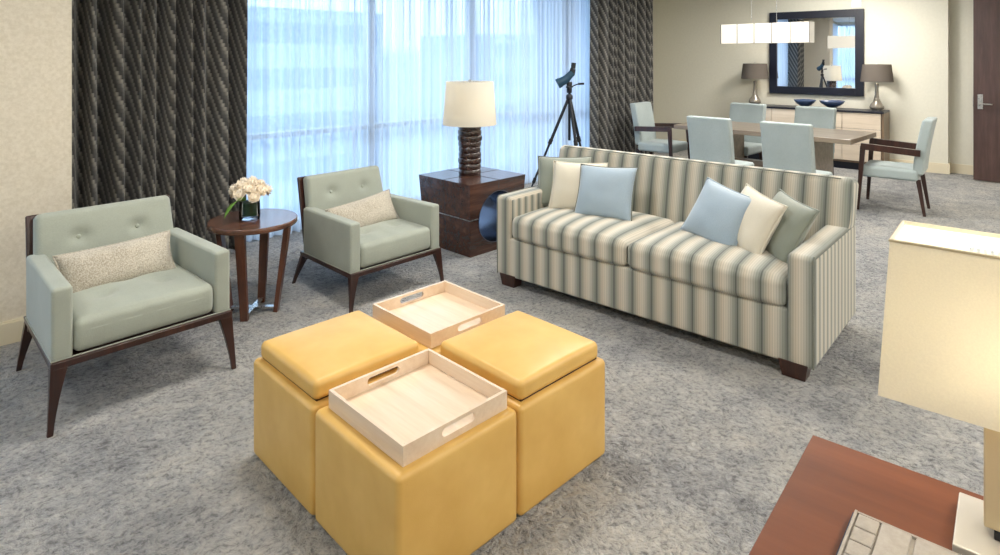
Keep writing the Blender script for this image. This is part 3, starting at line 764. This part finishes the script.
# sideboard lamps
def gourd_lamp(label, y):
    t = thing('sideboard_lamp', label, 'lamp', (9.93, y, .841), 0, 'taupe-shaded lamps on the sideboard')
    MB().lathe([(.001,0),(.075,0),(.078,.012),(.07,.018)], n=36, caps=False).build('foot', M['chrome'], t)
    MB().lathe([(.06,.018),(.085,.028),(.092,.055),(.080,.085),(.052,.125),(.033,.17),(.024,.23),(.021,.32),(.024,.37),(.018,.385)], n=40).build('lamp_base', M['grey_glass'], t, smooth=180)
    MB().tube([(0,0,.38),(0,0,.665)], .005).lathe([(.001,.66),(.01,.665),(.001,.68)], n=12, caps=False).box(-.17,.17,-.0015,.0015,.655,.658).build('stem', M['chrome'], t)
    shell(.205, .178, .41, .655).build('lamp_shade', M['taupe_shade'], t, smooth=60)
    MB().lathe([(.001,.47),(.02,.48),(.028,.51),(.02,.54),(.001,.55)], n=20, caps=False).build('bulb', bpy.data.materials['lamp_bulb'], t)
gourd_lamp('taupe-shaded lamp with grey gourd base on the sideboard, left of the mirror', 4.20)
gourd_lamp('taupe-shaded lamp with grey gourd base on the sideboard, right of the mirror', 2.52)
for (y, s_, lb) in ((3.45, .155, 'navy bowl on the sideboard, the smaller left one'), (3.08, .17, 'navy bowl on the sideboard, the larger right one')):
    o = MB().lathe([(.001,0),(.035,0),(.04,.006),(.09,.03),(s_-.02,.06),(s_,.085),(s_-.005,.086),(s_-.03,.063),(.08,.036),(.001,.014)], n=44, caps=False).build('bowl', M['bowl'], smooth=180)
    o.location = (9.88, y, .8405); o.scale = (1, 1, 1.35); tag(o, lb, 'bowl', 'navy bowls on the sideboard')

# linear pendant over the table
pd = thing('pendant_light', 'long rectangular glowing pendant light hanging over the dining table', 'pendant light', (7.42, 3.03, 1.765), 0)
Lh, Dp, Hp = .52, .075, .235
for k in range(5):
    y0 = -Lh+2*Lh*k/5
    MB().box(-Dp,-Dp+.004,y0+.002,y0+2*Lh/5-.002,.003,Hp-.003).build('shade_panel', M['glow'], pd, smooth=0)
    MB().box(Dp-.004,Dp,y0+.002,y0+2*Lh/5-.002,.003,Hp-.003).build('shade_panel', M['glow'], pd, smooth=0)
MB().box(-Dp,Dp,-Lh-.003,-Lh,.0,Hp).build('end_panel', M['glow'], pd, smooth=0)
MB().box(-Dp,Dp,Lh,Lh+.003,0,Hp).build('end_panel', M['glow'], pd, smooth=0)
MB().box(-Dp+.004,Dp-.004,-Lh,Lh,.0,.004).build('diffuser', M['glow'], pd, smooth=0)
MB().box(-Dp+.004,Dp-.004,-Lh,Lh,Hp-.004,Hp).build('diffuser', M['glow'], pd, smooth=0)
M['seam'] = plain('pendant_seam_metal', (96,92,86), .6)
fr = MB()
for k in range(6):
    y = -Lh+2*Lh*k/5; fr.box(-Dp-.004,-Dp-.0005,y-.004,y+.004,0,Hp)
fr.build('frame', M['seam'], pd, smooth=0)
for y in (-.13, .17): MB().tube([(0,y,Hp-.002),(0,y,CE-1.765-.02)], .003).build('cable', M['chrome'], pd)
MB().box(-.05,.05,-.25,.30,CE-1.765-.022,CE-1.765-.001).build('ceiling_canopy', M['chrome'], pd, bevel=.002)

# ------------------------------------------------------------------ desk in the foreground
rot = 5.6
dk = thing('desk', 'reddish brown wooden desk corner in the right foreground', 'desk', (1.478, .498, 0), rot)
MB().box(-1.0,0,-1.5,0,.715,.75).build('desk_top', M['desk_wood'], dk, bevel=.002)
MB().box(-.98,-.02,-.05,-.02,0,.715).build('side_panel', M['desk_wood'], dk, bevel=.002)
MB().box(-.98,-.02,-1.48,-1.45,0,.715).build('side_panel', M['desk_wood'], dk, bevel=.002)
MB().box(-.05,-.02,-1.45,-.05,.30,.715).build('modesty_panel', M['desk_wood'], dk, bevel=.002)

lm = thing('desk_lamp', 'large desk lamp with rectangular cream shade and satin metal column', 'lamp', (1.368, .135, .7515), rot)
MB().box(-.082,.082,-.082,.082,.0,.026).build('base_plate', M['satin'], lm, bevel=.003)
for (x, y) in ((-.07,-.07),(.07,-.07),(-.07,.07),(.07,.07)): pass
MB().box(-.028,.028,-.028,.028,.026,.042).build('neck', M['rubber'], lm, bevel=.002)
MB().box(-.028,.028,-.042,.042,.042,.30).build('column', M['gold'], lm, bevel=.003)
MB().tube([(0,0,.30),(0,0,.50)], .005).box(-.07,.07,-.002,.002,.496,.499).box(-.002,.002,-.16,.16,.496,.499).build('harp', M['chrome'], lm)
hb, ht, dx0, dx1, z0, z1, th = .190, .172, .086, .082, .240, .524, .003
def ringp(hw, hx, z): return [(-hx,-hw,z),(hx,-hw,z),(hx,hw,z),(-hx,hw,z)]
vs = ringp(hb,dx0,z0)+ringp(ht,dx1,z1)+ringp(ht-th,dx1-th,z1)+ringp(hb-th,dx0-th,z0)
MB().add(vs, [(4*a+j, 4*a+(j+1) % 4, 4*((a+1) % 4)+(j+1) % 4, 4*((a+1) % 4)+j) for a in range(4) for j in range(4)]).build('lamp_shade', M['cream_shade'], lm, smooth=0)
tb = MB()
pr = ringp(ht+.0005,dx1+.0005,z1-.003); 
for a, b_ in ((0,1),(1,2),(2,3),(3,0)): tb.bar(pr[a], pr[b_], .003, .003, side=(0,0,1))
tb.build('shade_rim', M['gold'], lm, smooth=0)
MB().box(-dx1+.004,dx1-.004,-ht+.004,ht-.004,z1-.009,z1-.007).build('diffuser', M['ivory_shade'], lm, smooth=0)
vg = MB()
for k in range(14): vg.box(-.064,-.022,.055-k*.0095,.0595-k*.0095,z1-.006,z1+.002)
vg.build('vent_slats', M['pale_paint'], lm, smooth=0)

fo = thing('desk_folder', 'taupe leather folder with stitched panels lying on the desk', 'folder', (1.258, .352, .751), rot-1)
MB().box(-.30,0,-.24,0,0,.016).build('cover', M['grey_leather'], fo, bevel=.002)
for k in range(7): MB().rbox(.037,.033,.005,.002,(-.026-k*.039,-.025,.0185),m=2,k=2).build('padded_square', M['grey_leather'], fo, smooth=60)
MB().rbox(.285,.046,.006,.003,(-.148,-.067,.018),m=2,k=2).build('strip_panel', M['grey_leather'], fo, smooth=60)
MB().rbox(.285,.135,.006,.003,(-.148,-.163,.018),m=2,k=2).build('wide_panel', M['grey_leather'], fo, smooth=60)
MB().box(-.298,-.002,0,.002,.001,.015).build('edge_band', M['navy_edge'], fo)
MB().box(-.295,-.002,-.0065,-.0015,.014,.022).box(-.0075,-.002,-.235,-.0065,.014,.021).build('rim', M['pale_paint'] if False else M['grey_leather'], fo, bevel=.001)

# ------------------------------------------------------------------ light
def area(name, loc, sx, sy, power, col, rot=(0,0,0)):
    d = bpy.data.lights.new(name, 'AREA'); d.shape = 'RECTANGLE'; d.size = sx; d.size_y = sy; d.energy = power; d.color = col
    o = bpy.data.objects.new(name, d); COL.objects.link(o); o.location = loc; o.rotation_euler = rot; return o
def point(name, loc, power, col, r=.03):
    d = bpy.data.lights.new(name, 'POINT'); d.energy = power; d.color = col; d.shadow_soft_size = r
    o = bpy.data.objects.new(name, d); COL.objects.link(o); o.location = loc; return o
PW = 38  # unseen ceiling panels and area lamps, added as interior fill light
warm = (1, .96, .90)
i = 0
first = None
where = {(0,0): 'above the desk side', }
for (x, rowx) in ((-.6, 'behind the camera'), (1.7, 'over the ottomans'), (4.2, 'over the sofa'), (6.4, 'between sofa and dining table'), (8.9, 'before the far wall')):
    for (y, rowy) in ((-1.0, 'in the row away from the windows'), (2.7, 'in the row nearer the windows')):
        t = thing('added_ceiling_light', 'added ceiling fill light %s, %s' % (rowx, rowy), 'fill light', (x, y, CE-.012), 0, 'added ceiling fill lights')
        MB().box(-.36,.36,-.36,-.33,0,.011).box(-.36,.36,.33,.36,0,.011).box(-.36,-.33,-.33,.33,0,.011).box(.33,.36,-.33,.33,0,.011).build('frame', M['pale_paint'], t, smooth=0)
        MB().box(-.33,.33,-.33,.33,.006,.010).build('diffuser', M['fill_panel'], t, smooth=0)
        area('ceiling_fill_lamp', (x, y, CE-.02), .62, .62, PW*(1.25 if y < 0 else 1)*({-.6:.6,1.7:.8,4.2:.95,6.4:.85,8.9:.3}[x] if y < 0 else {-.6:.5,1.7:.75,4.2:1.0,6.4:1.25,8.9:1.35}[x]), warm)
point('end_table_bulb', (3.555, 3.985, H+.60), 34, (1, .94, .84))
point('desk_lamp_bulb', (1.368, .135, 1.10), 3.2, (1, .97, .91), .07)
point('sideboard_bulb', (9.93, 4.20, .841+.51), 5, (1, .8, .58))
point('sideboard_bulb', (9.93, 2.52, .841+.51), 5, (1, .8, .58))

w = bpy.data.worlds.new('world'); sc.world = w; w.use_nodes = True
nt = w.node_tree; bg = nt.nodes['Background']
tc = nt.nodes.new('ShaderNodeTexCoord'); spx = nt.nodes.new('ShaderNodeSeparateXYZ'); nt.links.new(tc.outputs['Generated'], spx.inputs[0])
cr_ = ramp(nt, spx.outputs['Z'], [(0, (124,148,170)), (.02, (168,196,220)), (.10, (194,220,242)), (1, (170,208,246))])
nt.links.new(cr_, bg.inputs['Color']); bg.inputs['Strength'].default_value = 4.6
# light portal: lets the renderer find the daylight coming through the window openings
d = bpy.data.lights.new('window_portal', 'AREA'); d.shape = 'RECTANGLE'; d.size = 7.8; d.size_y = 2.6; d.cycles.is_portal = True
po = bpy.data.objects.new('window_portal', d); COL.objects.link(po); po.location = (4.69, 5.60, 1.35); po.rotation_euler = (R(-90), 0, 0)

# the far wall runs slightly out of square with the windows; everything standing against it follows
PV = Matrix.Translation((FX, 2.72, 0)) @ Matrix.Rotation(R(5), 4, 'Z') @ Matrix.Translation((-FX, -2.72, 0))
for o in list(sc.objects):
    if o.parent is None and o.name.split('.')[0] in ('wall_far', 'baseboard_far', 'sideboard', 'sideboard_lamp', 'bowl', 'wall_mirror', 'wall_plate', 'sideboard_bulb'):
        o.matrix_world = PV @ o.matrix_basis

# ------------------------------------------------------------------ camera
cam = bpy.data.cameras.new('camera'); co = bpy.data.objects.new('camera', cam); COL.objects.link(co)
co.location = (0, 0, 1.6); co.rotation_euler = (R(90), 0, R(45.46-90+0))
cam.sensor_width = 36; cam.lens = 618/1000*36; cam.shift_y = -.2205; cam.clip_start = .05; cam.clip_end = 300
sc.camera = co
sc.view_settings.view_transform = 'Standard'; sc.view_settings.look = 'None'
sc.view_settings.gamma = 1; sc.view_settings.use_curve_mapping = False
sc.view_settings.exposure = .4
sc.cycles.use_denoising = True
sc.cycles.max_bounces = 10; sc.cycles.diffuse_bounces = 5; sc.cycles.transparent_max_bounces = 12
sc.cycles.sample_clamp_indirect = 6; sc.cycles.caustics_reflective = False; sc.cycles.caustics_refractive = False
